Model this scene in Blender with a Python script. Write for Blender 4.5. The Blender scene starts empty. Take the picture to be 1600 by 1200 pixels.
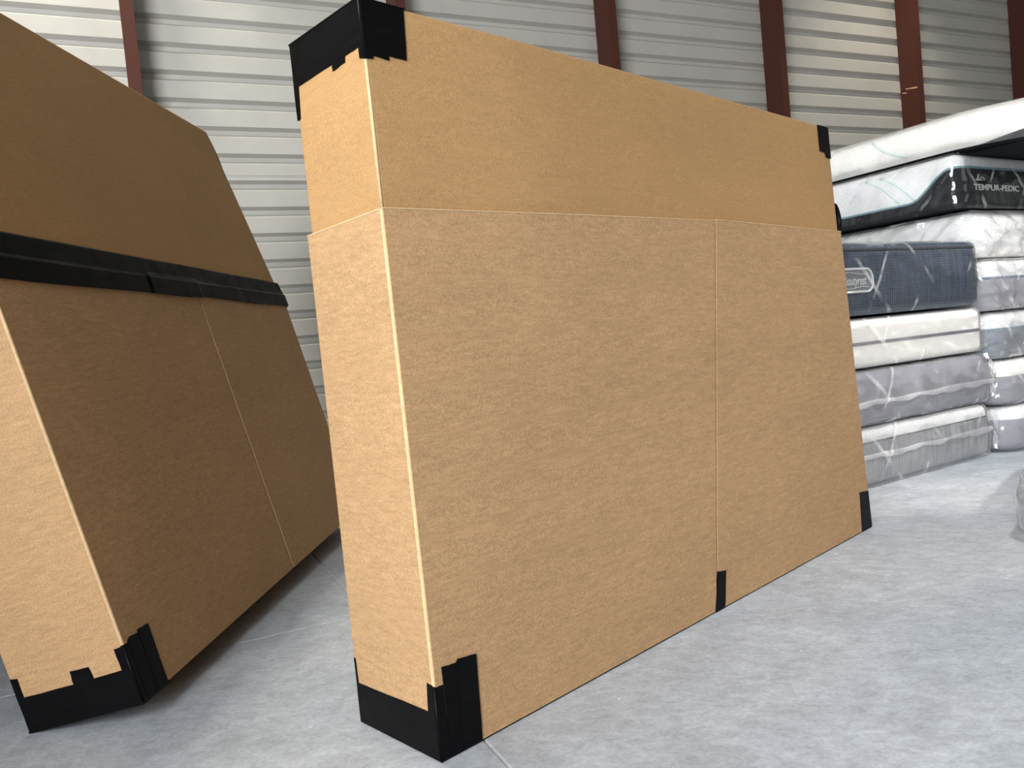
import bpy, bmesh, math, random
from mathutils import Vector, Matrix, noise

random.seed(7)
scene = bpy.context.scene
COL = scene.collection

# ---------------------------------------------------------------- camera
cam_data = bpy.data.cameras.new('camera')
cam_data.sensor_width = 36.0
cam_data.lens = 1232.79 * 36.0 / 1600.0
cam_data.clip_start = 0.02
cam = bpy.data.objects.new('camera', cam_data)
COL.objects.link(cam)
CAM_R = Vector((0.99571962, -0.00433278, -0.09232369))
CAM_D = Vector((-0.0924253, -0.04667808, -0.99462491))
CAM_F = Vector((0.0, 0.99890059, -0.04687874))
cm = Matrix.Identity(4)
for i in range(3):
    cm[i][0] = CAM_R[i]; cm[i][1] = -CAM_D[i]; cm[i][2] = -CAM_F[i]
cm[0][3], cm[1][3], cm[2][3] = 0.0, 0.0, 0.8
cam.matrix_world = cm
scene.camera = cam

# ---------------------------------------------------------------- daylight, lamps, exposure
world = bpy.data.worlds.new('sky')
scene.world = world
world.use_nodes = True
bg = world.node_tree.nodes['Background']
bg.inputs['Color'].default_value = (0.75, 0.88, 1.0, 1)
bg.inputs['Strength'].default_value = 0.05

WALL_YAW = 0.42668
E1 = Vector((math.cos(WALL_YAW), math.sin(WALL_YAW), 0))      # along the back wall
E2 = Vector((-math.sin(WALL_YAW), math.cos(WALL_YAW), 0))     # towards the back wall
def wp(a, b, z=0.0):
    return E1 * a + E2 * b + Vector((0, 0, z))

def area(name, loc, target, sx, sy, power, color):
    d = bpy.data.lights.new(name, 'AREA')
    d.shape = 'RECTANGLE'; d.size = sx; d.size_y = sy
    d.energy = power; d.color = color
    o = bpy.data.objects.new(name, d); COL.objects.link(o)
    o.location = loc
    o.rotation_euler = (Vector(target) - Vector(loc)).to_track_quat('-Z', 'Y').to_euler()
    return o
# the open loading door behind the photographer, and the high-bay lamps under the roof plus one added flood
area('door_daylight', (-2.5, -3.3, 2.6), (0.2, 2.2, 0.7), 3.2, 3.6, 725, (0.97, 0.99, 1.0))
area('side_door_daylight', (6.8, 0.2, 1.7), (2.0, 3.7, 0.8), 2.6, 2.6, 22, (1.0, 0.985, 0.96))
def high_bay_or_added(loc, power, color, cone, blend=0.5, radius=0.22, aim=None):
    d = bpy.data.lights.new('ceiling_or_added_lamp', 'SPOT')
    d.energy = power; d.color = color; d.spot_size = math.radians(cone); d.spot_blend = blend; d.shadow_soft_size = radius
    o = bpy.data.objects.new('ceiling_or_added_lamp', d); COL.objects.link(o); o.location = loc
    if aim: o.rotation_euler = (Vector(aim) - Vector(loc)).to_track_quat('-Z', 'Y').to_euler()
    return o
high_bay_or_added((2.15, 1.95, 5.6), 480, (1.0, 0.975, 0.94), 46, 0.65)
high_bay_or_added((5.5, 1.2, 4.6), 1050, (1.0, 0.97, 0.93), 36, 0.4, aim=(2.75, 4.3, 0.80))  # flood added to brighten the mattress stacks, not a known fixture
high_bay_or_added((-2.7, 4.2, 5.6), 640, (1.0, 0.93, 0.79), 95, 0.6)
high_bay_or_added(wp(6.7, 4.65, 5.6), 380, (1.0, 0.90, 0.74), 76, 0.7)

vs = scene.view_settings
vs.view_transform = 'Standard'
try: vs.look = 'None'
except Exception: pass
vs.gamma = 1.0
vs.use_curve_mapping = False
vs.exposure = 0.35
scene.cycles.transparent_max_bounces = 24
scene.cycles.sample_clamp_indirect = 6.0

# ---------------------------------------------------------------- helpers
def tag(o, label=None, category=None, group=None, kind=None):
    if label: o['label'] = label
    if category: o['category'] = category
    if group: o['group'] = group
    if kind: o['kind'] = kind
    return o

def thing(name, label, category, matrix, group=None):
    o = bpy.data.objects.new(name, None)
    o.empty_display_size = 0.1
    COL.objects.link(o)
    o.matrix_world = matrix
    return tag(o, label, category, group)

def mesh_obj(name, verts, faces, mat, parent=None, smooth=False, label=None, angle=None):
    me = bpy.data.meshes.new(name)
    me.from_pydata([tuple(v) for v in verts], [], faces)
    me.validate()
    bm = bmesh.new(); bm.from_mesh(me)
    bmesh.ops.recalc_face_normals(bm, faces=bm.faces)
    bm.to_mesh(me); bm.free()
    if smooth:
        me.polygons.foreach_set('use_smooth', [True] * len(me.polygons))
        if angle is not None:
            me.set_sharp_from_angle(angle=angle)
    if mat: me.materials.append(mat)
    o = bpy.data.objects.new(name, me)
    COL.objects.link(o)
    if parent: o.parent = parent
    if label: o['label'] = label
    return o

class MB:
    """collects shapes for one mesh"""
    def __init__(self): self.v = []; self.f = []
    def add(self, vs, fs):
        b = len(self.v); self.v += [tuple(p) for p in vs]
        self.f += [tuple(b + i for i in f) for f in fs]
    def prism(self, poly, fn, h0, h1):
        """poly: list of (a,b); fn(a,b,h) -> point; solid between offsets h0 and h1"""
        n = len(poly)
        vs = [fn(a, b, h0) for a, b in poly] + [fn(a, b, h1) for a, b in poly]
        fs = [tuple(range(n))[::-1], tuple(range(n, 2 * n))]
        fs += [(i, (i + 1) % n, n + (i + 1) % n, n + i) for i in range(n)]
        self.add(vs, fs)
    def tube(self, pts, r, seg=8, closed=False):
        pts = [Vector(p) for p in pts]; n = len(pts); vs = []; fs = []
        prev = None
        for i, p in enumerate(pts):
            if closed: t = pts[(i + 1) % n] - pts[i - 1]
            else: t = pts[min(i + 1, n - 1)] - pts[max(i - 1, 0)]
            if t.length < 1e-9: t = Vector((1, 0, 0))
            t.normalize()
            up = Vector((0, 0, 1)) if abs(t.z) < 0.95 else Vector((0, 1, 0))
            a = t.cross(up).normalized(); b = a.cross(t).normalized()
            rr = r[i] if isinstance(r, (list, tuple)) else r
            for k in range(seg):
                g = 2 * math.pi * k / seg
                vs.append(p + a * math.cos(g) * rr + b * math.sin(g) * rr)
        m = n if closed else n - 1
        for i in range(m):
            j = (i + 1) % n
            for k in range(seg):
                l = (k + 1) % seg
                fs.append((i * seg + k, i * seg + l, j * seg + l, j * seg + k))
        if not closed:
            fs.append(tuple(range(seg))[::-1]); fs.append(tuple((n - 1) * seg + k for k in range(seg)))
        self.add(vs, fs)
    def grid(self, rows, closed=False):
        """rows: list of equal-length point lists"""
        n = len(rows[0]); vs = [p for r in rows for p in r]; fs = []
        for i in range(len(rows) - 1):
            for k in range(n if closed else n - 1):
                l = (k + 1) % n
                fs.append((i * n + k, i * n + l, (i + 1) * n + l, (i + 1) * n + k))
        self.add(vs, fs)
    def build(self, name, mat, parent=None, smooth=False, label=None, angle=None):
        return mesh_obj(name, self.v, self.f, mat, parent, smooth, label, angle)

# ---------------------------------------------------------------- materials
def srgb(r, g, b):
    f = lambda c: (c / 255 / 12.92) if c / 255 <= 0.04045 else ((c / 255 + 0.055) / 1.055) ** 2.4
    return (f(r), f(g), f(b), 1)

class NT:
    def __init__(self, name):
        self.m = bpy.data.materials.new(name); self.m.use_nodes = True
        self.t = self.m.node_tree; self.n = self.t.nodes; self.l = self.t.links
        self.n.clear()
        self.out = self.n.new('ShaderNodeOutputMaterial')
        self.tc = self.n.new('ShaderNodeTexCoord')
    def link(self, a, b): self.l.new(a, b)
    def coord(self, scale=(1, 1, 1), rot=(0, 0, 0)):
        mp = self.n.new('ShaderNodeMapping')
        mp.inputs['Scale'].default_value = scale; mp.inputs['Rotation'].default_value = rot
        self.link(self.tc.outputs['Object'], mp.inputs['Vector']); return mp.outputs['Vector']
    def noise(self, vec, scale, detail=4, rough=0.55, dist=0.0):
        x = self.n.new('ShaderNodeTexNoise')
        x.inputs['Scale'].default_value = scale; x.inputs['Detail'].default_value = detail
        x.inputs['Roughness'].default_value = rough; x.inputs['Distortion'].default_value = dist
        self.link(vec, x.inputs['Vector']); return x.outputs['Fac']
    def wave(self, vec, scale, direction='X', profile='SIN', dist=0.0):
        x = self.n.new('ShaderNodeTexWave'); x.wave_type = 'BANDS'; x.bands_direction = direction; x.wave_profile = profile
        x.inputs['Scale'].default_value = scale; x.inputs['Distortion'].default_value = dist
        self.link(vec, x.inputs['Vector']); return x.outputs['Fac']
    def ramp(self, fac, stops, interp='LINEAR'):
        x = self.n.new('ShaderNodeValToRGB'); cr = x.color_ramp; cr.interpolation = interp
        while len(cr.elements) < len(stops): cr.elements.new(0.5)
        for e, (p, c) in zip(cr.elements, stops):
            e.position = p; e.color = c if len(c) == 4 else (*c, 1)
        self.link(fac, x.inputs['Fac']); return x.outputs['Color']
    def mix(self, fac, a, b, mode='MIX'):
        x = self.n.new('ShaderNodeMix'); x.data_type = 'RGBA'; x.blend_type = mode
        for s, v in ((x.inputs[0], fac), (x.inputs[6], a), (x.inputs[7], b)):
            if hasattr(v, 'is_linked') or hasattr(v, 'node'): self.link(v, s)
            else: s.default_value = v
        return x.outputs[2]
    def math(self, op, a, b=0.0):
        x = self.n.new('ShaderNodeMath'); x.operation = op
        for s, v in ((x.inputs[0], a), (x.inputs[1], b)):
            if hasattr(v, 'node'): self.link(v, s)
            else: s.default_value = v
        return x.outputs[0]
    def bump(self, h, strength, dist=0.01):
        x = self.n.new('ShaderNodeBump'); x.inputs['Strength'].default_value = strength; x.inputs['Distance'].default_value = dist
        self.link(h, x.inputs['Height']); return x.outputs['Normal']
    def bsdf(self, color, rough=0.6, metal=0.0, spec=0.5, normal=None):
        x = self.n.new('ShaderNodeBsdfPrincipled')
        for s, v in ((x.inputs['Base Color'], color), (x.inputs['Roughness'], rough)):
            if hasattr(v, 'node'): self.link(v, s)
            else: s.default_value = v
        x.inputs['Metallic'].default_value = metal; x.inputs['Specular IOR Level'].default_value = spec
        if normal is not None: self.link(normal, x.inputs['Normal'])
        return x
    def finish(self, sh): self.link(sh.outputs[0], self.out.inputs['Surface']); return self.m

def g(v): return (v, v, v, 1)
W1 = (1, 1, 1, 1)

def mat_kraft(name, base, mottled=1.0, grain=1.0):
    t = NT(name)
    c1 = t.coord((3.2, 3.2, 24.0)); c2 = t.coord((1, 1, 1)); c3 = t.coord((0.8, 0.8, 1.6)); c4 = t.coord((0.8, 0.8, 4.0))
    streak = t.noise(c1, 3.0, 6, 0.65, 0.4)
    fine = t.noise(c2, 260, 3, 0.75)
    med = t.noise(c4, 34, 5, 0.7, 0.5)
    big = t.noise(c3, 2.4, 4, 0.6)
    a = 0.08 * mottled
    col = t.mix(1.0, base, t.ramp(streak, [(0.30, g(1 - a)), (0.72, g(1 + a))]), 'MULTIPLY')
    a = 0.03 + 0.10 * mottled
    col = t.mix(1.0, col, t.ramp(med, [(0.32, (1 - a, 1 - a * 1.08, 1 - a * 1.2, 1)), (0.70, g(1 + a * .8))]), 'MULTIPLY')
    a = 0.24 * grain
    col = t.mix(1.0, col, t.ramp(fine, [(0.32, g(1 - a)), (0.70, g(1 + a))]), 'MULTIPLY')
    col = t.mix(1.0, col, t.ramp(big, [(0.34, g(1.05)), (0.7, g(0.94))]), 'MULTIPLY')
    nb = t.bump(med, 0.10, 0.002)
    return t.finish(t.bsdf(col, 0.82, spec=0.22, normal=nb))

def mat_plain(name, col, rough=0.6, spec=0.4, metal=0.0, var=0.08, scale=20, bump=0.0):
    t = NT(name); c = t.coord()
    n = t.noise(c, scale, 5, 0.6)
    cc = t.mix(1.0, col, t.ramp(n, [(0.3, g(1 - var)), (0.7, g(1 + var))]), 'MULTIPLY')
    nb = t.bump(n, bump, 0.004) if bump else None
    return t.finish(t.bsdf(cc, rough, metal, spec, nb))

def mat_tape():
    t = NT('black_tape'); c = t.coord((1, 1, 1)); c2 = t.coord((9, 9, 60))
    n = t.noise(c, 14, 4, 0.6); s = t.noise(c2, 2, 4, 0.6)
    col = t.ramp(s, [(0.3, (0.0022, 0.0022, 0.0026, 1)), (0.75, (0.0045, 0.0045, 0.005, 1))])
    rg = t.ramp(n, [(0.3, g(0.30)), (0.7, g(0.48))])
    return t.finish(t.bsdf(col, rg, spec=0.07, normal=t.bump(n, 0.12, 0.004)))

def mat_concrete():
    t = NT('concrete'); c = t.coord((1, 1, 1)); c2 = t.coord((1.0, 1.6, 1), (0, 0, WALL_YAW + 0.5))
    big = t.noise(c, 0.9, 5, 0.6, 0.4); med = t.noise(c, 5.5, 7, 0.68, 0.5)
    flow = t.noise(c2, 20, 6, 0.72, 0.6); fine = t.noise(c, 95, 4, 0.75)
    spot = t.noise(c, 38, 3, 0.5)
    col = t.ramp(big, [(0.30, srgb(154, 161, 170)), (0.72, srgb(177, 180, 185))])
    col = t.mix(1.0, col, t.ramp(med, [(0.30, g(0.84)), (0.72, g(1.12))]), 'MULTIPLY')
    col = t.mix(1.0, col, t.ramp(flow, [(0.30, (0.78, 0.775, 0.765, 1)), (0.70, g(1.16))]), 'MULTIPLY')
    col = t.mix(1.0, col, t.ramp(fine, [(0.3, g(0.84)), (0.7, g(1.14))]), 'MULTIPLY')
    col = t.mix(t.ramp(spot, [(0.735, g(0)), (0.76, g(0.7))]), col, srgb(222, 224, 226))
    rough = t.ramp(med, [(0.3, g(0.42)), (0.7, g(0.66))])
    return t.finish(t.bsdf(col, rough, spec=0.35, normal=t.bump(flow, 0.12, 0.003)))

def mat_steel(name, col, rough=0.34, spec=0.5):
    t = NT(name); c = t.coord(); n = t.noise(c, 3, 5, 0.6); n2 = t.noise(c, 260, 2, 0.5)
    cc = t.mix(1.0, col, t.ramp(n, [(0.3, g(0.95)), (0.7, g(1.04))]), 'MULTIPLY')
    rg = t.ramp(n, [(0.3, g(rough)), (0.7, g(rough + 0.12))])
    wv = t.noise(t.coord((1, 1, 6)), 2.5, 3, 0.5)
    h = t.math('ADD', wv, t.math('MULTIPLY', n2, 0.03))
    return t.finish(t.bsdf(cc, rg, metal=0.0, spec=spec, normal=t.bump(h, 0.15, 0.01)))

def mat_fabric(name, col, ribs=None, depth=0.3, dark=0.8, scale=160):
    """ribs: 'vert' or 'grid' woven relief, or 'quilt' for fine diagonal quilting"""
    t = NT(name); c = t.coord(); n = t.noise(c, scale, 3, 0.6); big = t.noise(c, 5, 4, 0.6)
    cc = t.mix(1.0, col, t.ramp(n, [(0.3, g(0.88)), (0.7, g(1.1))]), 'MULTIPLY')
    cc = t.mix(1.0, cc, t.ramp(big, [(0.3, g(0.93)), (0.7, g(1.06))]), 'MULTIPLY')
    h = n
    if ribs in ('vert', 'grid'):
        w = t.wave(t.coord((1, 1, 0.02)), 20, 'X', 'SIN', 1.2)
        st = t.noise(t.coord((45, 45, 1.2)), 1.0, 4, 0.65)
        cc = t.mix(1.0, cc, t.ramp(st, [(0.35, g(0.85)), (0.72, g(1.45))]), 'MULTIPLY')
        cc = t.mix(1.0, cc, t.ramp(w, [(0.1, g(dark)), (0.9, g(1.28))]), 'MULTIPLY'); h = w
        if ribs == 'grid':
            w2 = t.wave(t.coord((0.02, 0.02, 1)), 26, 'Z', 'SIN', 0.4)
            cc = t.mix(1.0, cc, t.ramp(w2, [(0.1, g(0.90)), (0.9, g(1.06))]), 'MULTIPLY')
            h = t.math('ADD', w, w2)
    if ribs == 'quilt':
        w = t.wave(t.coord((1, 1, 1)), 30, 'DIAGONAL', 'SIN', 0.3); h = w
        cc = t.mix(1.0, cc, t.ramp(w, [(0.1, g(0.95)), (0.9, g(1.02))]), 'MULTIPLY')
    return t.finish(t.bsdf(cc, 0.9, spec=0.15, normal=t.bump(h, depth, 0.004)))

def mat_plastic(name, haze=0.08, gloss=0.5, crinkle=0.5, tint=(0.95, 0.955, 0.965, 1), scale=4.0):
    """thin polythene film: mostly clear, a little cloudy, glossy, with sparse sharp creases"""
    t = NT(name)
    c = t.coord((1.0, 1.0, 0.55), (0.5, 0.6, 0.3)); c2 = t.coord((0.6, 0.6, 1.5), (-0.6, 0.3, 0.8)); c3 = t.coord()
    a = t.noise(c, scale, 1.2, 0.4, 0.15); b = t.noise(c2, scale * 1.6, 1.0, 0.4, 0.1)
    mask = t.noise(c3, 4.0, 3, 0.55); mask2 = t.noise(t.coord((1, 1, 1), (1.0, 0.4, 2.0)), 5.0, 3, 0.55)
    w1 = t.wave(t.coord((1, 1, 1), (0.3, 0.75, 0.2)), 0.9, 'X', 'SIN', 1.1); w2 = t.wave(t.coord((1, 1, 1), (-0.2, -0.5, 0.6)), 1.2, 'X', 'SIN', 0.9)
    s1 = t.math('MULTIPLY', t.ramp(w1, [(0.985, g(0)), (0.999, g(1))]), t.ramp(mask, [(0.48, g(0)), (0.60, g(1))]))
    s2 = t.math('MULTIPLY', t.ramp(w2, [(0.988, g(0)), (0.999, g(1))]), t.ramp(mask2, [(0.50, g(0)), (0.62, g(1))]))
    sharp = t.math('MAXIMUM', s1, s2)
    h = t.math('ADD', t.math('ADD', a, b), t.math('MULTIPLY', sharp, 0.03))
    nrm = t.bump(h, crinkle, 0.03)
    tr = t.n.new('ShaderNodeBsdfTransparent'); tr.inputs[0].default_value = (0.995, 0.995, 0.995, 1)
    gl = t.n.new('ShaderNodeBsdfGlossy'); gl.inputs['Roughness'].default_value = 0.09; gl.inputs['Color'].default_value = W1
    t.link(nrm, gl.inputs['Normal'])
    df = t.n.new('ShaderNodeBsdfTranslucent'); df.inputs[0].default_value = tint
    dd = t.n.new('ShaderNodeBsdfDiffuse'); dd.inputs[0].default_value = tint
    mm = t.n.new('ShaderNodeMixShader'); mm.inputs[0].default_value = 0.65
    t.link(df.outputs[0], mm.inputs[1]); t.link(dd.outputs[0], mm.inputs[2])
    hz = t.n.new('ShaderNodeMixShader')
    cloud = t.ramp(mask, [(0.35, g(haze * 0.6)), (0.70, g(haze * 1.5))])
    hf = t.math('MINIMUM', t.math('ADD', cloud, t.math('MULTIPLY', sharp, 0.40)), 0.9)
    t.link(hf, hz.inputs[0]); t.link(tr.outputs[0], hz.inputs[1]); t.link(mm.outputs[0], hz.inputs[2])
    fr = t.n.new('ShaderNodeFresnel'); fr.inputs['IOR'].default_value = 1.5; t.link(nrm, fr.inputs['Normal'])
    fac = t.math('MINIMUM', t.math('MULTIPLY', fr.outputs[0], gloss * 2), 0.6)
    ms = t.n.new('ShaderNodeMixShader'); t.link(fac, ms.inputs[0]); t.link(hz.outputs[0], ms.inputs[1]); t.link(gl.outputs[0], ms.inputs[2])
    return t.finish(ms)

KRAFT_TOP = mat_kraft('kraft_smooth', (0.395, 0.235, 0.103, 1), 0.35, 0.8)
KRAFT_LOW = mat_kraft('kraft_mottled', (0.430, 0.268, 0.138, 1), 1.0, 1.0)
KRAFT_EDGE = mat_plain('kraft_cut_and_highlight', (0.58, 0.41, 0.23, 1), 0.85, 0.2, var=0.12, scale=60)  # pale tint for cut board edges and painted highlights on near folds
TAPE = mat_tape()
CONCRETE = mat_concrete()
JOINT = mat_plain('joint_dust', srgb(206, 205, 200), 0.9, 0.2, var=0.15, scale=30)
SIDING = mat_steel('grey_siding', srgb(166, 164, 158), 0.36)
BACKING = mat_plain('dull_backing', srgb(120, 118, 114), 0.9)
STUD = mat_steel('red_oxide_steel', (0.066, 0.0225, 0.016, 1), 0.5, 0.15)
SCRAPE = mat_plain('bare_scrape', srgb(190, 150, 110), 0.6)
WHITE_PAINT = mat_plain('pale_roof', srgb(196, 194, 188), 0.7)
F_WHITE = mat_fabric('white_knit', srgb(233, 234, 235), 'quilt', 0.25)
F_IVORY = mat_fabric('ivory_knit', srgb(246, 244, 240), None, 0.2)
F_GREY = mat_fabric('grey_weave', srgb(138, 139, 143), 'vert', 0.25, 0.9)
F_LILAC = mat_fabric('lilac_grey_weave', srgb(139, 139, 149), None, 0.2)
F_DARK = mat_fabric('charcoal_ribbed_weave', srgb(77, 87, 103), 'grid', 0.5, 0.55)
F_BLACK = mat_fabric('near_black_weave', srgb(25, 28, 34), None, 0.2)
F_BLUEGREY = mat_fabric('blue_grey_weave', srgb(112, 121, 134), None, 0.2)
P_TEAL = mat_plain('teal_piping', srgb(126, 156, 164), 0.7)
P_MINT = mat_plain('mint_piping', srgb(212, 226, 222), 0.8)
P_PURPLE = mat_plain('purple_band', srgb(86, 80, 102), 0.7)
P_NAVY = mat_plain('navy_band', srgb(82, 104, 140), 0.7)
P_DARK = mat_plain('dark_cord', srgb(48, 52, 60), 0.8)
INK_WHITE = mat_plain('white_thread', srgb(226, 228, 228), 0.7)
INK_GREY = mat_plain('badge_grey', srgb(122, 126, 130), 0.6)
WRAP = mat_plastic('clear_film', 0.022, 0.55, 0.35)
WRAP_HAZY = mat_plastic('hazy_film', 0.16, 0.6, 0.45)
WRAP_MILKY = mat_plastic('milky_film', 0.15, 0.4, 0.25, (1, 1, 1, 1))
WRAP_CRUMPLED = mat_plastic('crumpled_film', 0.17, 0.9, 0.7, scale=6.0)
WRAP_FOLD = mat_plastic('folded_film', 0.32, 0.6, 0.4)

# ---------------------------------------------------------------- setting
WALL_D = 5.6148        # distance of the siding's front face along E2
A0, A1 = -5.0, 13.5    # room extent along E1
B0 = -6.0              # open side behind the photographer
ZC = 6.4

mb = MB(); mb.add([wp(A0 - 1, B0 - 6, -0.004), wp(A1 + 1, B0 - 6, -0.004), wp(A1 + 1, WALL_D + 0.3, -0.004), wp(A0 - 1, WALL_D + 0.3, -0.004),
                   wp(A0 - 1, B0 - 6, -0.05), wp(A1 + 1, B0 - 6, -0.05), wp(A1 + 1, WALL_D + 0.3, -0.05), wp(A0 - 1, WALL_D + 0.3, -0.05)],
                  [(0, 1, 2, 3), (7, 6, 5, 4), (0, 4, 5, 1), (1, 5, 6, 2), (2, 6, 7, 3), (3, 7, 4, 0)])
floor = tag(mb.build('floor', JOINT), kind='structure')
JA = [A0 - 1, 0.544 - 4.6, 0.544, 0.544 + 4.6, 0.544 + 9.2, A1 + 1]
JB = [B0 - 6, 2.464 - 13.8, 2.464 - 9.2, 2.464 - 4.6, 2.464, WALL_D + 0.2]
for i in range(len(JA) - 1):
    for j in range(len(JB) - 1):
        k = 0.0022
        a, b, c, d = JA[i] + k, JA[i + 1] - k, JB[j] + k, JB[j + 1] - k
        e = 0.0025
        m = MB()
        rows = []
        for q, z in ((0, -0.003), (0, -e * 0.6), (e, 0.0)):
            rows.append([wp(a + q, c + q, z), wp(b - q, c + q, z), wp(b - q, d - q, z), wp(a + q, d - q, z)])
        m.grid(rows, closed=True); m.add(rows[-1], [(0, 1, 2, 3)])
        m.build('floor_slab', CONCRETE, floor)

# back wall: horizontally ribbed sheets lapped every five ribs
def profile(z0, z1):
    """outline of the ribbed sheet between two heights: (depth behind front, z)"""
    P = 0.179; top = 1.193
    pts = []
    k = math.floor((z0 - top) / P) - 1
    key = []
    while top + k * P < z1 + P:
        t = top + k * P          # lower lip of a wide flat
        key += [(0.037, t - 0.047), (0.037, t - 0.019), (0.0, t), (0.0, t + P - 0.071)]
        k += 1
    def dep(z):
        for (d0, a), (d1, b) in zip(key, key[1:]):
            if a <= z <= b: return d0 + (d1 - d0) * (z - a) / max(1e-9, b - a)
        return 0.0
    pts = [(dep(z0), z0)] + [q for q in key if z0 + 1e-4 < q[1] < z1 - 1e-4] + [(dep(z1), z1)]
    return pts

m = MB(); m.add([wp(A0, WALL_D + 0.09, 0), wp(A1, WALL_D + 0.09, 0), wp(A1, WALL_D + 0.09, ZC), wp(A0, WALL_D + 0.09, ZC),
                 wp(A0, WALL_D + 0.14, 0), wp(A1, WALL_D + 0.14, 0), wp(A1, WALL_D + 0.14, ZC), wp(A0, WALL_D + 0.14, ZC)],
                [(0, 1, 2, 3), (7, 6, 5, 4), (0, 4, 5, 1), (1, 5, 6, 2), (2, 6, 7, 3), (3, 7, 4, 0)])
wall_back = tag(m.build('wall_back', BACKING), kind='structure')
laps = [0.0, 0.331, 1.226, 2.121, 3.016, 3.911, 4.806, 5.701, ZC]
for i in range(len(laps) - 1):
    pr = profile(laps[i], laps[i + 1] + (0.02 if i < len(laps) - 2 else 0))
    off = 0.0 if i % 2 else 0.0025
    th = 0.0012
    rows = [[wp(A0, WALL_D + d + off, z), wp(A1, WALL_D + d + off, z)] for d, z in pr]
    back = [[wp(A0, WALL_D + d + off + th, z), wp(A1, WALL_D + d + off + th, z)] for d, z in reversed(pr)]
    m = MB(); m.grid(rows + back + [rows[0]])
    m.build('wall_panel', SIDING, wall_back)

def slab_wall(name, p, q, z0, z1, n, mat):
    m = MB(); p = Vector(p); q = Vector(q); n = Vector(n)
    v = [p, q, q + n, p + n]
    lo = [Vector((a.x, a.y, z0)) for a in v]; hi = [Vector((a.x, a.y, z1)) for a in v]
    m.add(lo + hi, [(3, 2, 1, 0), (4, 5, 6, 7), (0, 1, 5, 4), (1, 2, 6, 5), (2, 3, 7, 6), (3, 0, 4, 7)])
    return tag(m.build(name, mat), kind='structure')
slab_wall('wall_left', wp(A0, B0), wp(A0, WALL_D + 0.1), 0, ZC, -E1 * 0.1, SIDING)
# unseen low partition added to shade the left floor; tilted carton leans on it
slab_wall('added_shade_partition', (-1.945, -1.6, 0), (-1.592, 4.25, 0), 0, 1.84, (-0.08, 0.0048, 0), WHITE_PAINT)
slab_wall('wall_right', wp(A1, B0), wp(A1, WALL_D + 0.1), 0, ZC, E1 * 0.1, SIDING)
slab_wall('ceiling', wp(A0, B0), wp(A1, B0), ZC, ZC + 0.1, E2 * (WALL_D + 0.2 - B0), WHITE_PAINT)

# vertical red steel studs: C sections standing against the siding
STUD_LABELS = [
    'dark red steel wall stud above the leaning left carton, leftmost stud',
    'red steel wall stud mostly hidden behind the taped top corner of the upright carton',
    'red-brown steel wall stud rising above the middle of the upright carton',
    'red-brown steel wall stud just left of the upright carton\'s far top corner',
    'red-brown steel wall stud with a pale scrape, above the white top mattress',
    'red-brown steel wall stud at the right edge of the photo, rightmost stud',
]
for k in range(6):
    a_r = 0.139 + 1.768 * k                    # right-hand edge of the front flange
    mtx = Matrix.Translation(wp(a_r - 0.076, WALL_D - 0.0, 0)) @ Matrix.Rotation(WALL_YAW, 4, 'Z')
    st = thing('steel_stud', STUD_LABELS[k], 'wall stud', mtx, 'red steel studs along the back wall')
    t = 0.003; D_ = 0.203; F_ = 0.076; lip = 0.02; h = ZC - 0.002
    def bar(name, x0, x1, y0, y1, z0=0.0, z1=h, mat=STUD, par=st):
        m = MB(); m.add([(x0, y0, z0), (x1, y0, z0), (x1, y1, z0), (x0, y1, z0), (x0, y0, z1), (x1, y0, z1), (x1, y1, z1), (x0, y1, z1)],
                        [(3, 2, 1, 0), (4, 5, 6, 7), (0, 1, 5, 4), (1, 2, 6, 5), (2, 3, 7, 6), (3, 0, 4, 7)])
        return m.build(name, mat, par)
    bar('web', 0, t, -D_ + t, -t)
    bar('flange', 0, F_, -D_, -D_ + t)
    bar('flange', 0, F_, -t, -0.0002)
    bar('lip', F_ - t, F_, -D_ + t, -D_ + t + lip)
    if k == 4:
        m = MB()
        for (y0, y1, z0, z1) in ((-0.19, -0.12, 2.97, 2.985), (-0.125, -0.06, 2.985, 2.995), (-0.07, -0.02, 2.955, 2.965)):
            m.add([(-0.0008, y0, z0), (-0.0008, y1, z0 + 0.012), (-0.0008, y1, z1 + 0.012), (-0.0008, y0, z1), (0.0005, y0, z0), (0.0005, y1, z0 + 0.012), (0.0005, y1, z1 + 0.012), (0.0005, y0, z1)],
                  [(0, 1, 2, 3), (7, 6, 5, 4), (0, 4, 5, 1), (1, 5, 6, 2), (2, 6, 7, 3), (3, 7, 4, 0)])
        m.build('scrape_mark', SCRAPE, st, label='pale scrape on the stud')

# ---------------------------------------------------------------- cartons
def jag(pts, n=5, amp=0.0012, seed=0):
    """breaks the straight edges of a torn tape outline slightly"""
    r = random.Random(seed); out = []
    for (a, b), (c, d) in zip(pts, pts[1:] + pts[:1]):
        out.append((a, b))
        for k in range(1, n):
            f = k / n
            out.append((a + (c - a) * f + r.uniform(-amp, amp), b + (d - b) * f + r.uniform(-amp, amp)))
    return out

def carton_tools(T):
    front = lambda a, b, h: T(a, -h, b)
    end = lambda a, b, h: T(-h, a, b)
    return front, end

def bead(mbuild, T, pts, r, seg=8):
    mbuild.tube([T(*p) for p in pts], r, seg)

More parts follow.
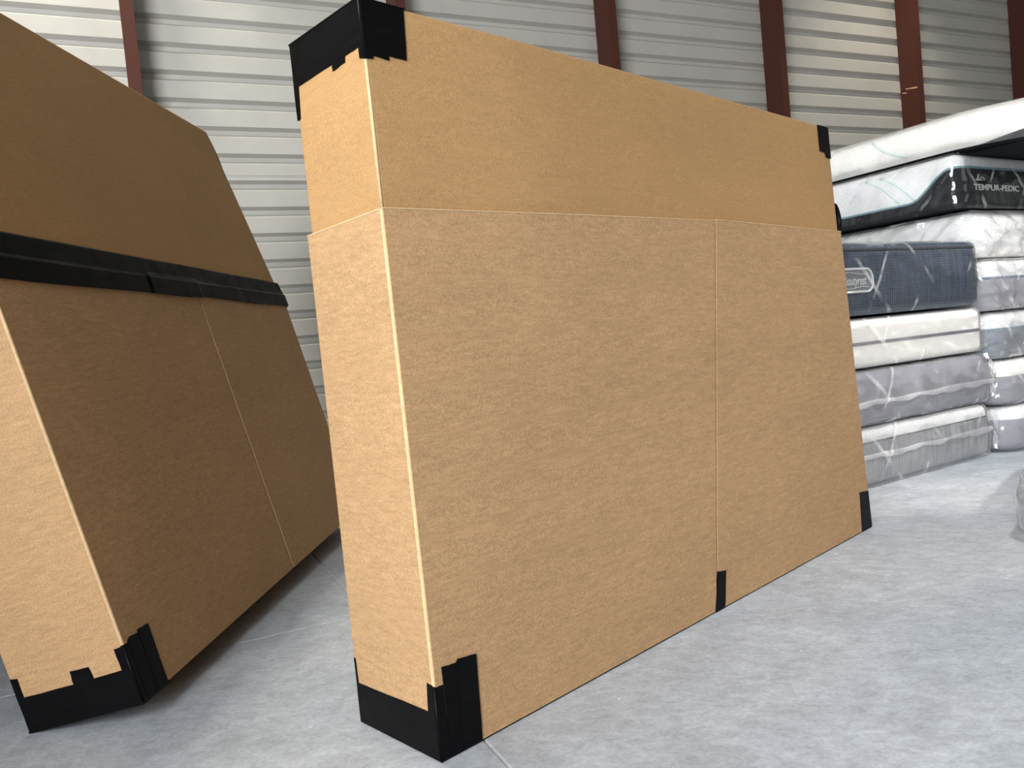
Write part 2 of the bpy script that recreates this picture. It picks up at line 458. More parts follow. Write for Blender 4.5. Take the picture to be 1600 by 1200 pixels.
def cover(mb, T, L, D, z0, z1, ins, creases, r=0.008):
    """rounded upper cover; creases: list of (s_bottom, s_top, proud) along the front"""
    zs = [z0 + (z1 - z0) * i / 6 for i in range(7)]
    def ring(z, extra=0.0):
        f = (z - z0) / (z1 - z0)
        i = ins + extra
        out = []
        def arc(cx, cy, a0):
            for k in range(4):
                a = a0 + math.pi / 2 * k / 3
                out.append((cx + r * math.cos(a), cy + r * math.sin(a)))
        arc(i + r, i + r, math.pi)
        for sb, stp, pr in creases:
            out.append((sb + (stp - sb) * f, i - pr + extra * 0))
        arc(L - i - r, i + r, 1.5 * math.pi)
        arc(L - i - r, D - i - r, 0)
        arc(i + r, D - i - r, 0.5 * math.pi)
        return out
    rows = [[T(x, y, z) for x, y in ring(z)] for z in zs[:-1]]
    rows.append([T(x, y, z1 - 0.006) for x, y in ring(z1 - 0.006)])
    rows.append([T(x, y, z1 - 0.0015) for x, y in ring(z1, 0.002)])
    rows.append([T(x, y, z1) for x, y in ring(z1, 0.006)])
    mb.grid(rows, closed=True)
    n = len(rows[0])
    mb.add(rows[-1], [tuple(range(n))]); mb.add(rows[0], [tuple(range(n))[::-1]])

# ----- upright carton
L, H, D = 2.07218, 1.50838, 0.29075
SV, SU = 0.0574, 0.0218
def T_main(x, y, z): return (x + SU * z / H, y + SV * z / H, z)
mtx = Matrix.Translation((-0.20558, 1.51193, 0.0)) @ Matrix.Rotation(0.75807, 4, 'Z')
box = thing('mattress_carton', 'tall upright brown mattress carton standing alone on the concrete, mid-picture', 'carton', mtx, 'brown mattress cartons')
front, end = carton_tools(T_main)
m = MB(); cover(m, T_main, L, D, 0.012, H, 0.007, [(0.398, 0.417, 0.006), (1.352, 1.32, 0.001)])
m.build('top_cover', KRAFT_TOP, box, label='smooth kraft upper cover')
TH = 0.0065
def plate(name, poly, fn, mat=KRAFT_LOW, h0=-TH, h1=0.0, par=box, lab=None):
    m = MB(); m.prism(poly, fn, h0, h1); return m.build(name, mat, par, label=lab)
e = 0.004
plate('sleeve_panel', [(e, 0.004), (0.9925, 0.004), (1.2012, 0.7425 * H), (0.6, 0.7345 * H), (e, 0.7245 * H)], front, h1=0.0012)
plate('sleeve_panel', [(1.0005, 0.004), (L - e, 0.004), (L - e, 0.7398 * H), (1.2095, 0.7445 * H)], front, h1=0.0012)
plate('sleeve_panel', [(e, 0.004), (D - e, 0.004), (D - e, 0.7195 * H), (e, 0.7235 * H)], end)
plate('sleeve_panel', [(e, 0.004), (D - e, 0.004), (D - e, 0.7195 * H), (e, 0.7395 * H)], lambda a, b, h: T_main(L + h, a, b))
plate('sleeve_panel', [(e, 0.004), (L - e, 0.004), (L - e, 0.7395 * H), (e, 0.7195 * H)], lambda a, b, h: T_main(a, D + h, b))
def sleeve_corner(x, y, sx, sy, zt, mat, name='corner_fold', T=T_main, par=box):
    m = MB(); c = (x + sx * 0.005, y + sy * 0.005); rows = []
    zs = [0.004, zt * 0.33, zt * 0.66, zt]
    a0 = math.atan2(-sy, -sx) - math.pi / 4
    for z in zs:
        ring = [T(c[0] + 0.0052 * math.cos(a0 + math.pi / 2 * k / 5), c[1] + 0.0052 * math.sin(a0 + math.pi / 2 * k / 5), z) for k in range(6)]
        ring += [T(c[0] + sx * 0.002, c[1] + sy * 0.002, z)]
        rows.append(ring)
    m.grid(rows, closed=True); n = len(rows[0]); m.add(rows[0], [tuple(range(n))]); m.add(rows[-1], [tuple(range(n))])
    m.build(name, mat, par, smooth=True, angle=0.8)
sleeve_corner(0, 0, 1, 1, 0.7242 * H, KRAFT_EDGE)  # pale near corner carries a painted highlight
sleeve_corner(L, 0, -1, 1, 0.7398 * H, KRAFT_LOW)
sleeve_corner(0, D, 1, -1, 0.7195 * H, KRAFT_LOW)
# pale cut edges along the sleeve's upper rim and the panel joint
m = MB(); bead(m, T_main, [(0.002, -0.0008, 0.7245 * H), (0.6, -0.0008, 0.7345 * H), (1.2012, -0.0008, 0.7425 * H)], 0.0016, 6)
m.build('cut_edge', KRAFT_EDGE, box)
m = MB(); bead(m, T_main, [(1.2095, -0.0006, 0.7445 * H), (L - 0.003, -0.0006, 0.7398 * H)], 0.0016, 6); m.build('cut_edge', KRAFT_EDGE, box)
m = MB(); bead(m, T_main, [(0.0003, 0.002, 0.7238 * H), (0.0003, D - 0.003, 0.7195 * H)], 0.0018, 6); m.build('cut_edge', KRAFT_EDGE, box)
# pale strip painting a highlight on the upper cover's vertical fold
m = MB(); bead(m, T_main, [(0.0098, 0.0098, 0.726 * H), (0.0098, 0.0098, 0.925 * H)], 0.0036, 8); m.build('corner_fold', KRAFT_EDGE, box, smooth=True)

def strip(name, poly, fn, h0, h1, par, seed, mat=TAPE, n=4, amp=0.0008):
    m = MB(); m.prism(jag(poly, n, amp, seed), fn, h0, h1); return m.build(name, mat, par)
I = 0.0062    # upper cover is set back by this much
def fu(a, b, h): return front(a, b, h - I)
def eu(a, b, h): return end(a, b, h - I)
# top near corner: end side, then front side
strip('corner_tape', [(0.006, 0.9205 * H), (0.0242, 0.924 * H), (0.0242, 0.939 * H), (0.0744, 0.938 * H), (0.0768, 0.930 * H), (0.1245, 0.928 * H), (0.1241, 0.9373 * H),
                      (0.1524, 0.9372 * H), (0.266, 0.9355 * H), (0.272, 0.889 * H), (D - 0.006, 0.889 * H), (D - 0.006, H - 0.001), (0.006, H - 0.001)], eu, -0.003, 0.0014, box, 1, n=3)
strip('corner_tape', [(0.006, 0.920 * H), (0.0254, 0.922 * H), (0.030, H - 0.001), (0.006, H - 0.001)], fu, -0.003, 0.0012, box, 2)
strip('corner_tape', [(0.0254, 0.9262 * H), (0.0630, 0.924 * H), (0.066, H - 0.001), (0.0254, H - 0.001)], fu, -0.003, 0.0019, box, 3)
strip('corner_tape', [(0.0625, 0.9302 * H), (0.1060, 0.929 * H), (0.112, H - 0.001), (0.0625, H - 0.001)], fu, -0.003, 0.0026, box, 4)
m = MB(); bead(m, T_main, [(0.0088, 0.0088, 0.921 * H), (0.0088, 0.0088, H - 0.002)], 0.0046, 10); m.build('corner_tape', TAPE, box, smooth=True)
m = MB(); m.prism([(0.004, 0.004), (0.115, 0.004), (0.115, D - 0.004), (0.004, D - 0.004)], lambda a, b, h: T_main(a, b, H + h), -0.002, 0.0012); m.build('corner_tape', TAPE, box)
# bottom near corner
strip('corner_tape', [(0.003, 0.004), (D - 0.003, 0.004), (D - 0.003, 0.0965 * H), (0.2815, 0.0955 * H), (0.2795, 0.060 * H), (0.026, 0.0635 * H), (0.020, 0.1025 * H), (0.003, 0.101 * H)], end, -0.002, 0.0014, box, 5, n=3)
strip('corner_tape', [(0.003, 0.004), (0.0245, 0.004), (0.0215, 0.0985 * H), (0.003, 0.0985 * H)], front, -0.002, 0.0024, box, 6)
strip('corner_tape', [(0.0235, 0.004), (0.056, 0.004), (0.0615, 0.1185 * H), (0.0225, 0.121 * H)], front, -0.002, 0.0031, box, 7)
strip('corner_tape', [(0.0535, 0.004), (0.104, 0.004), (0.112, 0.119 * H), (0.0655, 0.1228 * H), (0.0585, 0.118 * H)], front, -0.002, 0.0039, box, 8)
m = MB(); bead(m, T_main, [(0.0042, 0.0042, 0.004), (0.0042, 0.0042, 0.0995 * H)], 0.0052, 10); m.build('corner_tape', TAPE, box, smooth=True)
# strip over the foot of the panel joint, far corners, thin black strip along the bottom edge
strip('joint_tape', [(0.9865, 0.003), (1.036, 0.003), (1.061, 0.068 * H), (1.0200, 0.0728 * H)], front, -0.001, 0.0030, box, 9)
strip('corner_tape', [(1.9815, 0.004), (L - 0.002, 0.004), (L - 0.002, 0.092 * H), (1.994, 0.0975 * H)], front, -0.001, 0.0026, box, 10)
strip('corner_tape', [(1.9765, 0.9345 * H), (2.018, 0.934 * H), (2.024, 0.922 * H), (L - 0.008, 0.922 * H), (L - 0.008, H - 0.001), (1.978, H - 0.001)], fu, -0.001, 0.0018, box, 11)
strip('corner_tape', [(0.006, 0.935 * H), (D - 0.006, 0.93 * H), (D - 0.006, H), (0.006, H)], lambda a, b, h: T_main(L - I + h, a, b), -0.001, 0.0015, box, 12)
strip('corner_tape', [(0.004, 0.004), (D - 0.004, 0.004), (D - 0.004, 0.09 * H), (0.004, 0.09 * H)], lambda a, b, h: T_main(L + h, a, b), -0.001, 0.0016, box, 13)
m = MB(); m.prism([(0.0, 0.0), (L, 0.0), (L, D), (0.0, D)], lambda a, b, h: (a, b, h), 0.0008, 0.0045); m.build('bottom_strip', TAPE, box)
# loose loop of tape bulging from the far end at the sleeve's rim
m = MB(); rows = []
for k in range(15):
    a = math.pi * k / 14
    z = (0.7725 + 0.0395 * math.cos(a)) * H; x = L - 0.006 + 0.050 * math.sin(a) ** 0.8
    rows.append([T_main(x, 0.012 + 0.02 * j, z + 0.002 * math.sin(j * 2 + k)) for j in range(12)])
m.grid(rows)
o = m.build('tape_loop', TAPE, box, smooth=True, label='loose black tape loop bulging from the far end')
sm = o.modifiers.new('thick', 'SOLIDIFY'); sm.thickness = 0.0015

# ----- leaning carton on the left
LP = (-0.9195, 1.8014, 0.0537)
YAW, LEAN, PIT = 1.5102, -0.2287, -0.0122
Ll, Hl, Dl, CS, SH = 2.0086, 1.9447, 0.2916, 1.0586, 1.0911
def T_left(x, y, z):
    o = -0.005 * z / SH if z <= SH else -0.005 + (-0.0851 + 0.005) * (z - SH) / (Hl - SH)
    cr = 0.0135 * max(0.0, y / Dl) * max(0.0, 1 - z / 0.3) * max(0.0, 1 - x / Ll)
    return (x, y - o, z + cr)
mtx = Matrix.Translation(LP) @ Matrix.Rotation(YAW, 4, 'Z') @ Matrix.Rotation(LEAN, 4, 'X') @ Matrix.Rotation(PIT, 4, 'Y')
lb = thing('mattress_carton', 'taller brown mattress carton tilted far over at the left, belted with black tape', 'carton', mtx, 'brown mattress cartons')
front, end = carton_tools(T_left)
m = MB(); cover(m, T_left, Ll, Dl, 1.02, Hl, 0.007, [], 0.008); m.build('top_cover', KRAFT_TOP, lb, label='smooth kraft upper cover')
m = MB(); cover(m, T_left, Ll, Dl, 0.010, 1.03, 0.008, [], 0.008); m.build('inner_carton', KRAFT_TOP, lb)
ZT = 1.085
plate('sleeve_panel', [(e, 0.003), (CS - 0.003, 0.003), (CS + 0.004, ZT), (e, ZT)], front, par=lb)
plate('sleeve_panel', [(CS + 0.004, 0.003), (Ll - e, 0.003), (Ll - e, ZT), (CS + 0.011, ZT)], front, par=lb, h1=0.001)
plate('sleeve_panel', [(e, 0.003), (Dl - e, 0.003), (Dl - e, ZT), (e, ZT)], end, par=lb)
plate('sleeve_panel', [(e, 0.003), (Dl - e, 0.003), (Dl - e, ZT), (e, ZT)], lambda a, b, h: T_left(Ll + h, a, b), par=lb)
plate('sleeve_panel', [(e, 0.003), (Ll - e, 0.003), (Ll - e, ZT), (e, ZT)], lambda a, b, h: T_left(a, Dl + h, b), par=lb)
sleeve_corner(0, 0, 1, 1, ZT, KRAFT_EDGE, T=T_left, par=lb)  # paler kraft paints the highlight along the near edge
sleeve_corner(Ll, 0, -1, 1, ZT, KRAFT_LOW, T=T_left, par=lb)
sleeve_corner(0, Dl, 1, -1, ZT, KRAFT_LOW, T=T_left, par=lb)
m = MB(); bead(m, T_left, [(CS + 0.004, -0.0004, 0.005), (CS + 0.011, -0.0004, 1.05)], 0.0014, 6); m.build('cut_edge', KRAFT_EDGE, lb)
# near bottom corner tape
strip('corner_tape', [(0.003, 0.003), (Dl - 0.003, 0.003), (Dl - 0.003, 0.142), (0.271, 0.139), (0.271, 0.090), (0.146, 0.088), (0.144, 0.121), (0.097, 0.119), (0.094, 0.089), (0.0235, 0.090), (0.024, 0.143), (0.003, 0.143)], end, -0.002, 0.0014, lb, 21, n=3)
strip('corner_tape', [(0.003, 0.003), (0.020, 0.003), (0.020, 0.144), (0.003, 0.146)], front, -0.002, 0.0012, lb, 22)
strip('corner_tape', [(0.019, 0.003), (0.066, 0.003), (0.0665, 0.151), (0.031, 0.154), (0.019, 0.149)], front, -0.002, 0.0018, lb, 23)
strip('corner_tape', [(0.0645, 0.003), (0.112, 0.003), (0.1150, 0.155), (0.0680, 0.157)], front, -0.002, 0.0026, lb, 24)
m = MB(); bead(m, T_left, [(0.0042, 0.0042, 0.004), (0.0042, 0.0042, 0.146)], 0.0052, 10); m.build('corner_tape', TAPE, lb, smooth=True)
m = MB(); m.prism([(0.0, 0.0), (0.12, 0.0), (0.12, Dl), (0.0, Dl)], lambda a, b, h: T_left(a, b, h), -0.0012, 0.004); m.build('bottom_strip', TAPE, lb)
# wide black belt of tape over the joint of sleeve and cover
def belt(name, s0, s1, z0, z1, lift, seed, wav=0.004):
    n = 40; rows = []
    for f in [k / 14 for k in range(15)]:
        row = []
        for i in range(n + 1):
            s = s0 + (s1 - s0) * i / n
            z = z0 + (z1 - z0) * f + wav * noise.noise((s * 2.2 + seed, f * 1.5, seed))
            hgt = lift + 0.0010 * noise.noise((s * 4 + seed, z * 30, 3.1)) + (0.004 * math.exp(-((z - ZT - 0.012) / 0.006) ** 2))
            base = 0.0 if z < ZT else -0.0055 * min(1, (z - ZT) / 0.02)
            row.append(T_left(s, -(base + hgt), z))
        rows.append(row)
    m = MB(); m.grid(rows)
    o = m.build(name, TAPE, lb, smooth=True)
    s = o.modifiers.new('thick', 'SOLIDIFY'); s.thickness = 0.001; s.offset = 1
    return o
belt('belt_tape', 0.0, Ll + 0.02, 1.098, 1.166, 0.003, 1.0)
belt('belt_tape', 0.0, 1.02, 1.040, 1.108, 0.0045, 2.0)
belt('belt_tape', 0.735, 1.092, 1.041, 1.114, 0.008, 3.0)
belt('belt_tape', 1.070, Ll + 0.015, 1.043, 1.106, 0.006, 4.0, 0.006)
strip('belt_tape', [(0.0, 1.04), (Dl, 1.04), (Dl, 1.16), (0.0, 1.16)], end, 0.0, 0.003, lb, 25, n=6, amp=0.002)
m = MB(); rows = []
for k in range(9):
    a = math.pi * k / 8
    z = 1.10 + 0.058 * math.cos(a); x = Ll - 0.004 + 0.030 * math.sin(a)
    rows.append([T_left(x, 0.0 + 0.02 * j, z - 0.02 * math.sin(a)) for j in range(14)])
m.grid(rows); o = m.build('belt_tape', TAPE, lb, smooth=True); s = o.modifiers.new('thick', 'SOLIDIFY'); s.thickness = 0.0015
# far top corner: tape folded round the end
m = MB(); rows = []
for k in range(9):
    a = math.pi * k / 8
    z = 1.84 + 0.095 * math.cos(a); x = Ll - 0.010 + 0.022 * math.sin(a) ** 0.7
    rows.append([T_left(x, 0.012 + 0.022 * j, z) for j in range(12)])
m.grid(rows); o = m.build('corner_tape', TAPE, lb, smooth=True); s = o.modifiers.new('thick', 'SOLIDIFY'); s.thickness = 0.0015

# ---------------------------------------------------------------- mattresses
def outline(Lx, Wy, r, step=0.03):
    """rounded rectangle, starts at the middle of the front edge, runs to +x; list of (x, y, nx, ny)"""
    pts = []
    def seg(p, q, n):
        d = math.hypot(q[0] - p[0], q[1] - p[1]); k = max(2, int(d / step))
        for i in range(k): pts.append((p[0] + (q[0] - p[0]) * i / k, p[1] + (q[1] - p[1]) * i / k, n[0], n[1]))
    def arc(cx, cy, a0):
        for i in range(7):
            a = a0 + math.pi / 2 * i / 7
            pts.append((cx + r * math.cos(a), cy + r * math.sin(a), math.cos(a), math.sin(a)))
    seg((Lx / 2, 0), (Lx - r, 0), (0, -1)); arc(Lx - r, r, -math.pi / 2)
    seg((Lx, r), (Lx, Wy - r), (1, 0)); arc(Lx - r, Wy - r, 0)
    seg((Lx - r, Wy), (r, Wy), (0, 1)); arc(r, Wy - r, math.pi / 2)
    seg((0, Wy - r), (0, r), (-1, 0)); arc(r, r, math.pi)
    seg((r, 0), (Lx / 2, 0), (0, -1))
    return pts

def side_off(z, Hh, bul, er):
    """outward offset of a mattress side at height z: bulge plus rounded edges"""
    o = bul * math.sin(math.pi * max(0, min(1, z / Hh)))
    for d in (z, Hh - z):
        if d < er: o -= er - math.sqrt(max(0, er * er - (er - d) ** 2))
    return o

def mattress(name, label, group, origin, yaw, Lx, Wy, Hh, lower, upper, line, piping=None, pip_r=0.006,
             wrap=WRAP, r=0.09, bul=0.012, er=0.03, crown=0.003, wrinkle=0.012, seed=0.0, fold=None, wrap_gap=0.008, top_trim=None, gusset=None):
    mtx = Matrix.Translation(origin) @ Matrix.Rotation(yaw, 4, 'Z')
    o = thing(name, label, 'mattress', mtx, group)
    ol = outline(Lx, Wy, r)
    lf = line if callable(line) else (lambda x, y: line)
    hs = [lf(x, y) for x, y, _, _ in ol]
    def at(p, z, extra=0.0):
        k = side_off(z, Hh, bul, er) + extra
        return (p[0] + p[2] * k, p[1] + p[3] * k, z)
    def inset(p, d, z):
        cx = min(max(p[0], d + 0.001), Lx - d - 0.001); cy = min(max(p[1], d + 0.001), Wy - d - 0.001)
        return (cx, cy, z)
    # lower border with underside
    n = 8
    rows = [[inset(p, er + 0.05, 0.0) for p in ol]] + [[at(p, max(0.0, h * i / n)) for p, h in zip(ol, hs)] for i in range(n + 1)]
    m = MB(); m.grid(rows, closed=True); m.add(rows[0], [tuple(range(len(ol)))[::-1]])
    m.build('border', lower, o, smooth=True)
    rows = [[at(p, h + (Hh - h) * i / n) for p, h in zip(ol, hs)] for i in range(n + 1)]
    rows += [[inset(p, er + 0.01, Hh + crown * 0.15) for p in ol], [inset(p, 0.10, Hh + crown * 0.7) for p in ol], [inset(p, 0.25, Hh + crown) for p in ol]]
    m = MB(); m.grid(rows, closed=True); m.add(rows[-1], [tuple(range(len(ol)))])
    m.build('quilted_top', upper, o, smooth=True)
    if piping:
        m = MB(); m.tube([at(p, h, 0.001) for p, h in zip(ol, hs)], pip_r, 8, closed=True)
        m.build('piping', piping, o, smooth=True)
    if top_trim:
        m = MB(); m.tube([at(p, Hh - er * 0.6, 0.0015) for p in ol], 0.006, 8, closed=True); m.build('edge_cord', top_trim, o, smooth=True)
    if wrap:
        fine = outline(Lx, Wy, r, 0.018)
        nz = 18; rows = []
        def crease(x, y, z):
            a = noise.noise((x * 3.1 + seed, y * 3.1, z * 5.0 + seed)); b = noise.noise((x * 9 + seed, y * 9 + z * 6, z * 11))
            c = noise.noise((x * 22 - seed + z * 20, y * 22, z * 9))
            return max(0.0, (1 - abs(a) * 2.2)) * 0.6 + max(0.0, 1 - abs(b) * 3) * 0.45 + max(0, 1 - abs(c) * 3) * 0.18
        for i in range(nz + 1):
            z = 0.001 + (Hh + 0.004 - 0.001) * i / nz
            row = []
            for p in fine:
                k = wrap_gap + wrinkle * crease(p[0], p[1], z)
                sag = 0.004 if i == 0 else 0.0
                q = at(p, min(z, Hh - 0.0005), k + sag + max(0, er * 0.35 * (abs(2 * i / nz - 1) ** 6)))
                row.append((q[0], q[1], z))
            rows.append(row)
        for d, dz in ((er * 0.4, 0.006), (0.07, crown * .6 + 0.008), (0.16, crown + 0.010)):
            rows.append([inset(p, d, Hh + dz + 0.18 * wrinkle * crease(p[0] * 1.3, p[1], 2.0)) for p in fine])
        m = MB(); m.grid(rows, closed=True); m.add(rows[-1], [tuple(range(len(fine)))])
        m.build('plastic_wrap', wrap, o, smooth=True)
        if fold:
            for (fz, w, a, b) in fold:
                # doubled film lapped along the front at height fz between x = a and b
                top = []; bot = []; mid = []
                for p in fine:
                    if not (p[3] < -0.2 and a <= p[0] <= b): continue
                    z = fz + 0.010 * noise.noise((p[0] * 5 + seed, 0.3, seed)); ww = w * (0.8 + 0.5 * noise.noise((p[0] * 11 + seed, 1.3, 0)))
                    k = wrap_gap + wrinkle + 0.003
                    t1 = at(p, z, k); t2 = at(p, z - ww * .5, k + 0.010); t3 = at(p, z - ww, k + 0.004)
                    top.append(t1); mid.append(t2); bot.append(t3)
                order = sorted(range(len(top)), key=lambda i: top[i][0])
                m = MB(); m.grid([[top[i] for i in order], [mid[i] for i in order], [bot[i] for i in order]])
                q = m.build('wrap_fold', WRAP_FOLD, o, smooth=True)
    if wrap and gusset:
        # flattened ear of spare film standing out from the front right corner
        z0, z1, w = gusset; m = MB(); c = r * 0.30; rows = []
        for i in range(9):
            f = i / 8; z = z0 + (z1 - z0) * f; ww = w * (1 - abs(2 * f - 1) ** 1.3)
            rows.append([(Lx - c + 0.02 + (ww + 0.004) * k / 4, c - 0.035 - 0.010 * k / 4 + 0.006 * math.sin(9 * f + k), z + 0.01 * (k / 4) * math.sin(5 * f)) for k in range(5)])
        m.grid(rows); q = m.build('wrap_ear', WRAP_FOLD, o, smooth=True)
    def face(x, z, off=0.0):   # point on the front face
        return Vector((x, -(side_off(z, Hh, bul, er) + off), z))
    return o, face

F1 = Vector((2.46138, 4.10975, 0)); SY = math.radians(30.894)
D1 = Vector((math.cos(SY), math.sin(SY), 0)); N1 = Vector((-math.sin(SY), math.cos(SY), 0))
def sp(s, off, z): return F1 + D1 * s + N1 * off + Vector((0, 0, z))
QL, QW = 1.53, 1.95
G1 = 'wrapped mattresses in the shorter stack beside the upright carton'
G2 = 'wrapped mattresses in the taller stack at the right edge'

X0 = 0.03 - QL
mattress('mattress', 'grey mattress with white top on the concrete, bottom of the shorter stack', G1, sp(X0 + 0.01, 0.012, 0.002), SY, QL, QW, 0.268,
         F_GREY, F_WHITE, 0.208, P_DARK, 0.003, WRAP_HAZY, seed=1.3, fold=[(0.155, 0.030, 0.2, 1.5)], gusset=(0.03, 0.24, 0.035), r=0.06, wrinkle=0.010)
mattress('mattress', 'lilac-grey mattress in crinkled hazy film, second from bottom of the shorter stack', G1, sp(X0 + 0.02, 0.010, 0.289), SY, QL, QW, 0.243,
         F_LILAC, F_LILAC, 0.20, None, 0.003, WRAP_HAZY, seed=4.1, fold=[(0.118, 0.032, 0.2, 1.5)], gusset=(0.02, 0.22, 0.045), bul=0.02, wrinkle=0.018, r=0.07)
mattress('mattress', 'white mattress with one dark purple stripe round its side, in milky film', G1, sp(X0 + 0.04, 0.010, 0.553), SY, QL, QW, 0.222,
         F_IVORY, F_IVORY, 0.112, P_PURPLE, 0.0075, WRAP_MILKY, seed=7.7, wrinkle=0.006, r=0.10, bul=0.001, er=0.03)
bm_, bface = mattress('mattress', 'charcoal ribbed mattress with a pale oval badge, top of the shorter stack', G1, sp(X0 + 0.01, 0.012, 0.795), SY, QL, QW, 0.33,
         F_DARK, F_DARK, 0.30, P_DARK, 0.007, WRAP, seed=2.2, wrinkle=0.006, r=0.085, bul=0.012, er=0.035)

# badge with lettering on the charcoal mattress (front face coordinates: x from its left end, z up)
def text_mesh(body, size, name, mat, parent, mtx, shear=0.0, bold=0.0, extrude=0.0008, space=1.0, width=None):
    cu = bpy.data.curves.new(name, 'FONT'); cu.body = body; cu.size = size; cu.shear = shear; cu.offset = bold
    cu.extrude = extrude; cu.space_character = space; cu.resolution_u = 3
    to = bpy.data.objects.new(name + '_curve', cu); COL.objects.link(to)
    bpy.context.view_layer.update()
    me = bpy.data.meshes.new_from_object(to.evaluated_get(bpy.context.evaluated_depsgraph_get()))
    bpy.data.objects.remove(to); bpy.data.curves.remove(cu)
    if width:
        xs = [v.co.x for v in me.vertices]; k = width / (max(xs) - min(xs)); x0 = min(xs)
        for v in me.vertices: v.co.x = (v.co.x - x0) * k
    me.materials.clear(); me.materials.append(mat)
    o = bpy.data.objects.new(name, me); COL.objects.link(o); o.parent = parent; o.matrix_local = mtx
    return o

def pill(x0, x1, z0, z1, rr, n=8):
    out = []
    for cx, cz, a0 in ((x1 - rr, z1 - rr, 0), (x0 + rr, z1 - rr, .5), (x0 + rr, z0 + rr, 1), (x1 - rr, z0 + rr, 1.5)):
        for i in range(n + 1):
            a = math.pi * (a0 + 0.5 * i / n); out.append((cx + rr * math.cos(a), cz + rr * math.sin(a)))
    return out
def to_x(s): return s - (X0 + 0.01)
bx0, bx1, bz0, bz1 = to_x(-1.145), to_x(-0.886), 0.897 - 0.795, 1.013 - 0.795
yb = -0.0145
badge = MB(); badge.prism(pill(bx0, bx1, bz0, bz1, 0.048), lambda a, b, h: (a, yb - h, b), -0.004, 0.0018)
badge = badge.build('badge', INK_GREY, bm_, label='grey oval badge with pale rim and lettering')
m = MB(); m.tube([(a, yb - 0.002, b) for a, b in pill(bx0 + .006, bx1 - .006, bz0 + .006, bz1 - .006, 0.043)], 0.0062, 6, closed=True); m.build('badge_rim', INK_WHITE, badge, smooth=True)
RX = Matrix.Rotation(math.pi / 2, 4, 'X')
text_mesh('Beautyrest', 0.058, 'lettering', INK_WHITE, badge, Matrix.Translation((to_x(-1.106), yb - 0.003, bz0 + 0.038)) @ RX, shear=0.35, width=0.168)
for zz, sg in ((bz0 + 0.025, -1), (bz1 - 0.026, 1)):
    m = MB(); m.tube([(bx0 + 0.045 + (bx1 - bx0 - 0.085) * i / 20, yb - 0.003, zz + 0.005 * math.sin(6.3 * i / 20) * sg) for i in range(21)], 0.0016, 5)
    m.build('swoosh', INK_WHITE, badge, smooth=True)

# taller stack
Y2 = 0.085; S2 = 0.118
mattress('mattress', 'lilac-grey mattress with white top on the floor, bottom of the taller stack', G2, sp(S2, -0.06, 0.002), SY, QL, QW, 0.232,
         F_LILAC, F_WHITE, 0.172, None, 0.003, WRAP_HAZY, seed=11.0, r=0.10, bul=0.02, wrinkle=0.014)
mattress('mattress', 'pale grey mattress in cloudy film, second from bottom of the taller stack', G2, sp(S2, -0.03, 0.252), SY, QL, QW, 0.226,
         F_LILAC, F_IVORY, 0.150, None, 0.003, WRAP_HAZY, seed=13.0, r=0.09, bul=0.015, wrinkle=0.018, fold=[(0.19, 0.05, 0.0, 1.4)])
t3, t3face = mattress('mattress', 'blue-grey and white mattress with a small stitched line emblem, middle of the taller stack', G2, sp(S2, 0.0, 0.497), SY, QL, QW, 0.238,
         F_BLUEGREY, F_WHITE, 0.160, P_TEAL, 0.004, WRAP_CRUMPLED, seed=17.0, r=0.09, wrinkle=0.028)
mattress('mattress', 'white quilted mattress with a navy blue line round its side', G2, sp(S2, 0.03, 0.755), SY, QL, QW, 0.268,
         F_LILAC, F_WHITE, 0.175, P_NAVY, 0.006, WRAP_CRUMPLED, seed=19.0, r=0.09, wrinkle=0.030)
mattress('mattress', 'cream white mattress in baggy film, directly under the black-bordered mattress', G2, sp(0.065, 0.05, 1.045), SY, QL, QW, 0.238,
         F_IVORY, F_WHITE, 0.05, None, 0.004, WRAP_CRUMPLED, seed=23.0, r=0.10, bul=0.02, wrinkle=0.045)

def swoop(lo, hi, x_c, y_c):
    """border line: low along the sides, sweeping up towards the foot (front) corners"""
    def f(x, y):
        u = min(1.0, max(0.0, (y - 0.03) / 0.24)); u = u * u * (3 - 2 * u)
        return hi + (lo - hi) * u
    return f
t6, t6face = mattress('mattress', 'white mattress with black border sweeping up to a lettered foot, teal edged', G2, sp(0.03, Y2, 1.31), SY, QL, QW, 0.290,
         F_BLACK, F_WHITE, swoop(0.075, 0.218, 0, 0), P_TEAL, 0.0065, WRAP, seed=29.0, r=0.07, bul=0.01, wrinkle=0.012)
t7, _ = mattress('mattress', 'white topmost mattress with pale mint lines, crowning the taller stack', G2, sp(0.03, -0.36, 1.617), SY, QL, QW, 0.185,
         F_BLACK, F_IVORY, (lambda x, y: 0.006 + 0.035 * max(0.0, min(1.0, 1 - (y - 0.10) / 0.23))), None, 0.004, WRAP_MILKY, seed=31.0, r=0.07, bul=0.012, wrinkle=0.009, er=0.05)

# the unsupported foot of the topmost mattress droops a little
for ch in t7.children:
    for v in ch.data.vertices:
        if v.co.y < 0.50: v.co.z -= 0.034 * ((0.50 - v.co.y) / 0.50) ** 1.4
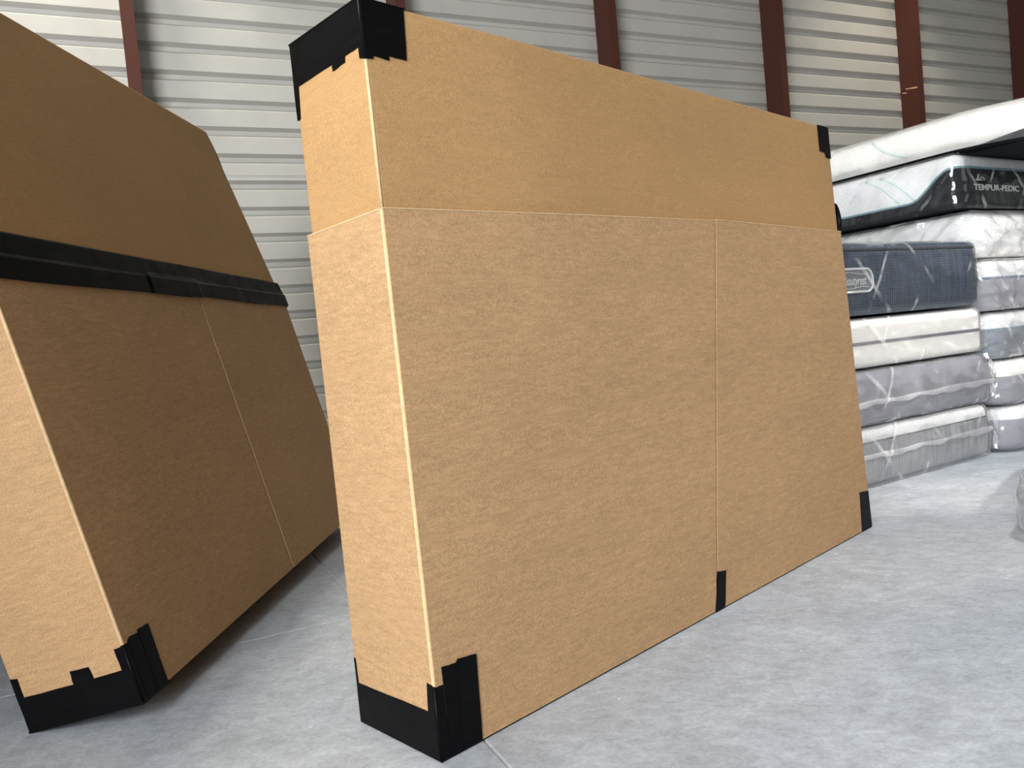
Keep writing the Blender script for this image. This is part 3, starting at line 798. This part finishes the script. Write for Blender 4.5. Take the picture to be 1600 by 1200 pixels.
# lettering and line emblem on the black-bordered mattress, emblem on the blue-grey one
def emblem(par, x, y, z, k, mat=INK_WHITE):
    p1 = [(0, 0.0), (0.10, 0.02), (0.22, 0.05), (0.30, 0.20), (0.33, 0.38), (0.42, 0.46), (0.52, 0.38), (0.50, 0.22), (0.42, 0.12), (0.55, 0.06), (0.70, 0.10), (0.85, 0.22), (1.0, 0.26), (1.2, 0.18), (1.45, 0.12)]
    p2 = [(0.05, 0.0), (0.4, -0.02), (0.9, 0.0), (1.45, 0.02)]
    m = MB()
    for p in (p1, p2): m.tube([(x + a * k, y, z + b * k) for a, b in p], 0.0026, 5)
    m.build('emblem', mat, par, smooth=True)
q = t6face(0.3, 0.12)
yl = q.y - 0.001
text_mesh('TEMPUR-PEDIC', 0.045, 'lettering', INK_WHITE, t6, Matrix.Translation((0.128, yl, 1.412 - 1.31 - 0.004)) @ RX, bold=0.0009, width=0.46)
emblem(t6, 0.150, yl, 0.152, 0.062)
emblem(t3, 0.265, t3face(0.3, 0.06).y - 0.001, 0.065, 0.085)
# pale mint lines stitched across the sides of the two top mattresses
def mint(par, Hh, pts, bul=0.012, er=0.04, rr=0.013, lab=None):
    m = MB(); m.tube([(-(side_off(z, Hh, bul, er)) + rr * 0.80, y, z) for y, z in pts], rr, 12); m.build('stitched_line', P_MINT, par, smooth=True)
mint(t7, 0.185, [(0.72 + 0.2 * i / 8, 0.035 + 0.12 * i / 8 - 0.02 * math.sin(math.pi * i / 8)) for i in range(9)], er=0.05)
mint(t6, 0.290, [(0.24 + 0.20 * i / 8, 0.09 + 0.165 * i / 8 + 0.02 * math.sin(math.pi * i / 8)) for i in range(9)], er=0.03, bul=0.01)
mint(t6, 0.290, [(0.33 + 0.20 * i / 8, 0.09 + 0.165 * i / 8 + 0.02 * math.sin(math.pi * i / 8)) for i in range(9)], er=0.03, bul=0.01)

# plastic-wrapped mattress lying on the floor at the right edge of the picture
mattress('mattress', 'wrapped pale mattress on the floor, only a corner of shiny film in view', None, (1.705, 2.56, 0.002), math.radians(-40), 1.5, 1.3, 0.225,
         F_LILAC, F_IVORY, 0.12, None, 0.003, mat_plastic('shiny_film', 0.26, 1.0, 0.9), seed=41.0, r=0.09, bul=0.02, wrinkle=0.022, wrap_gap=0.055)
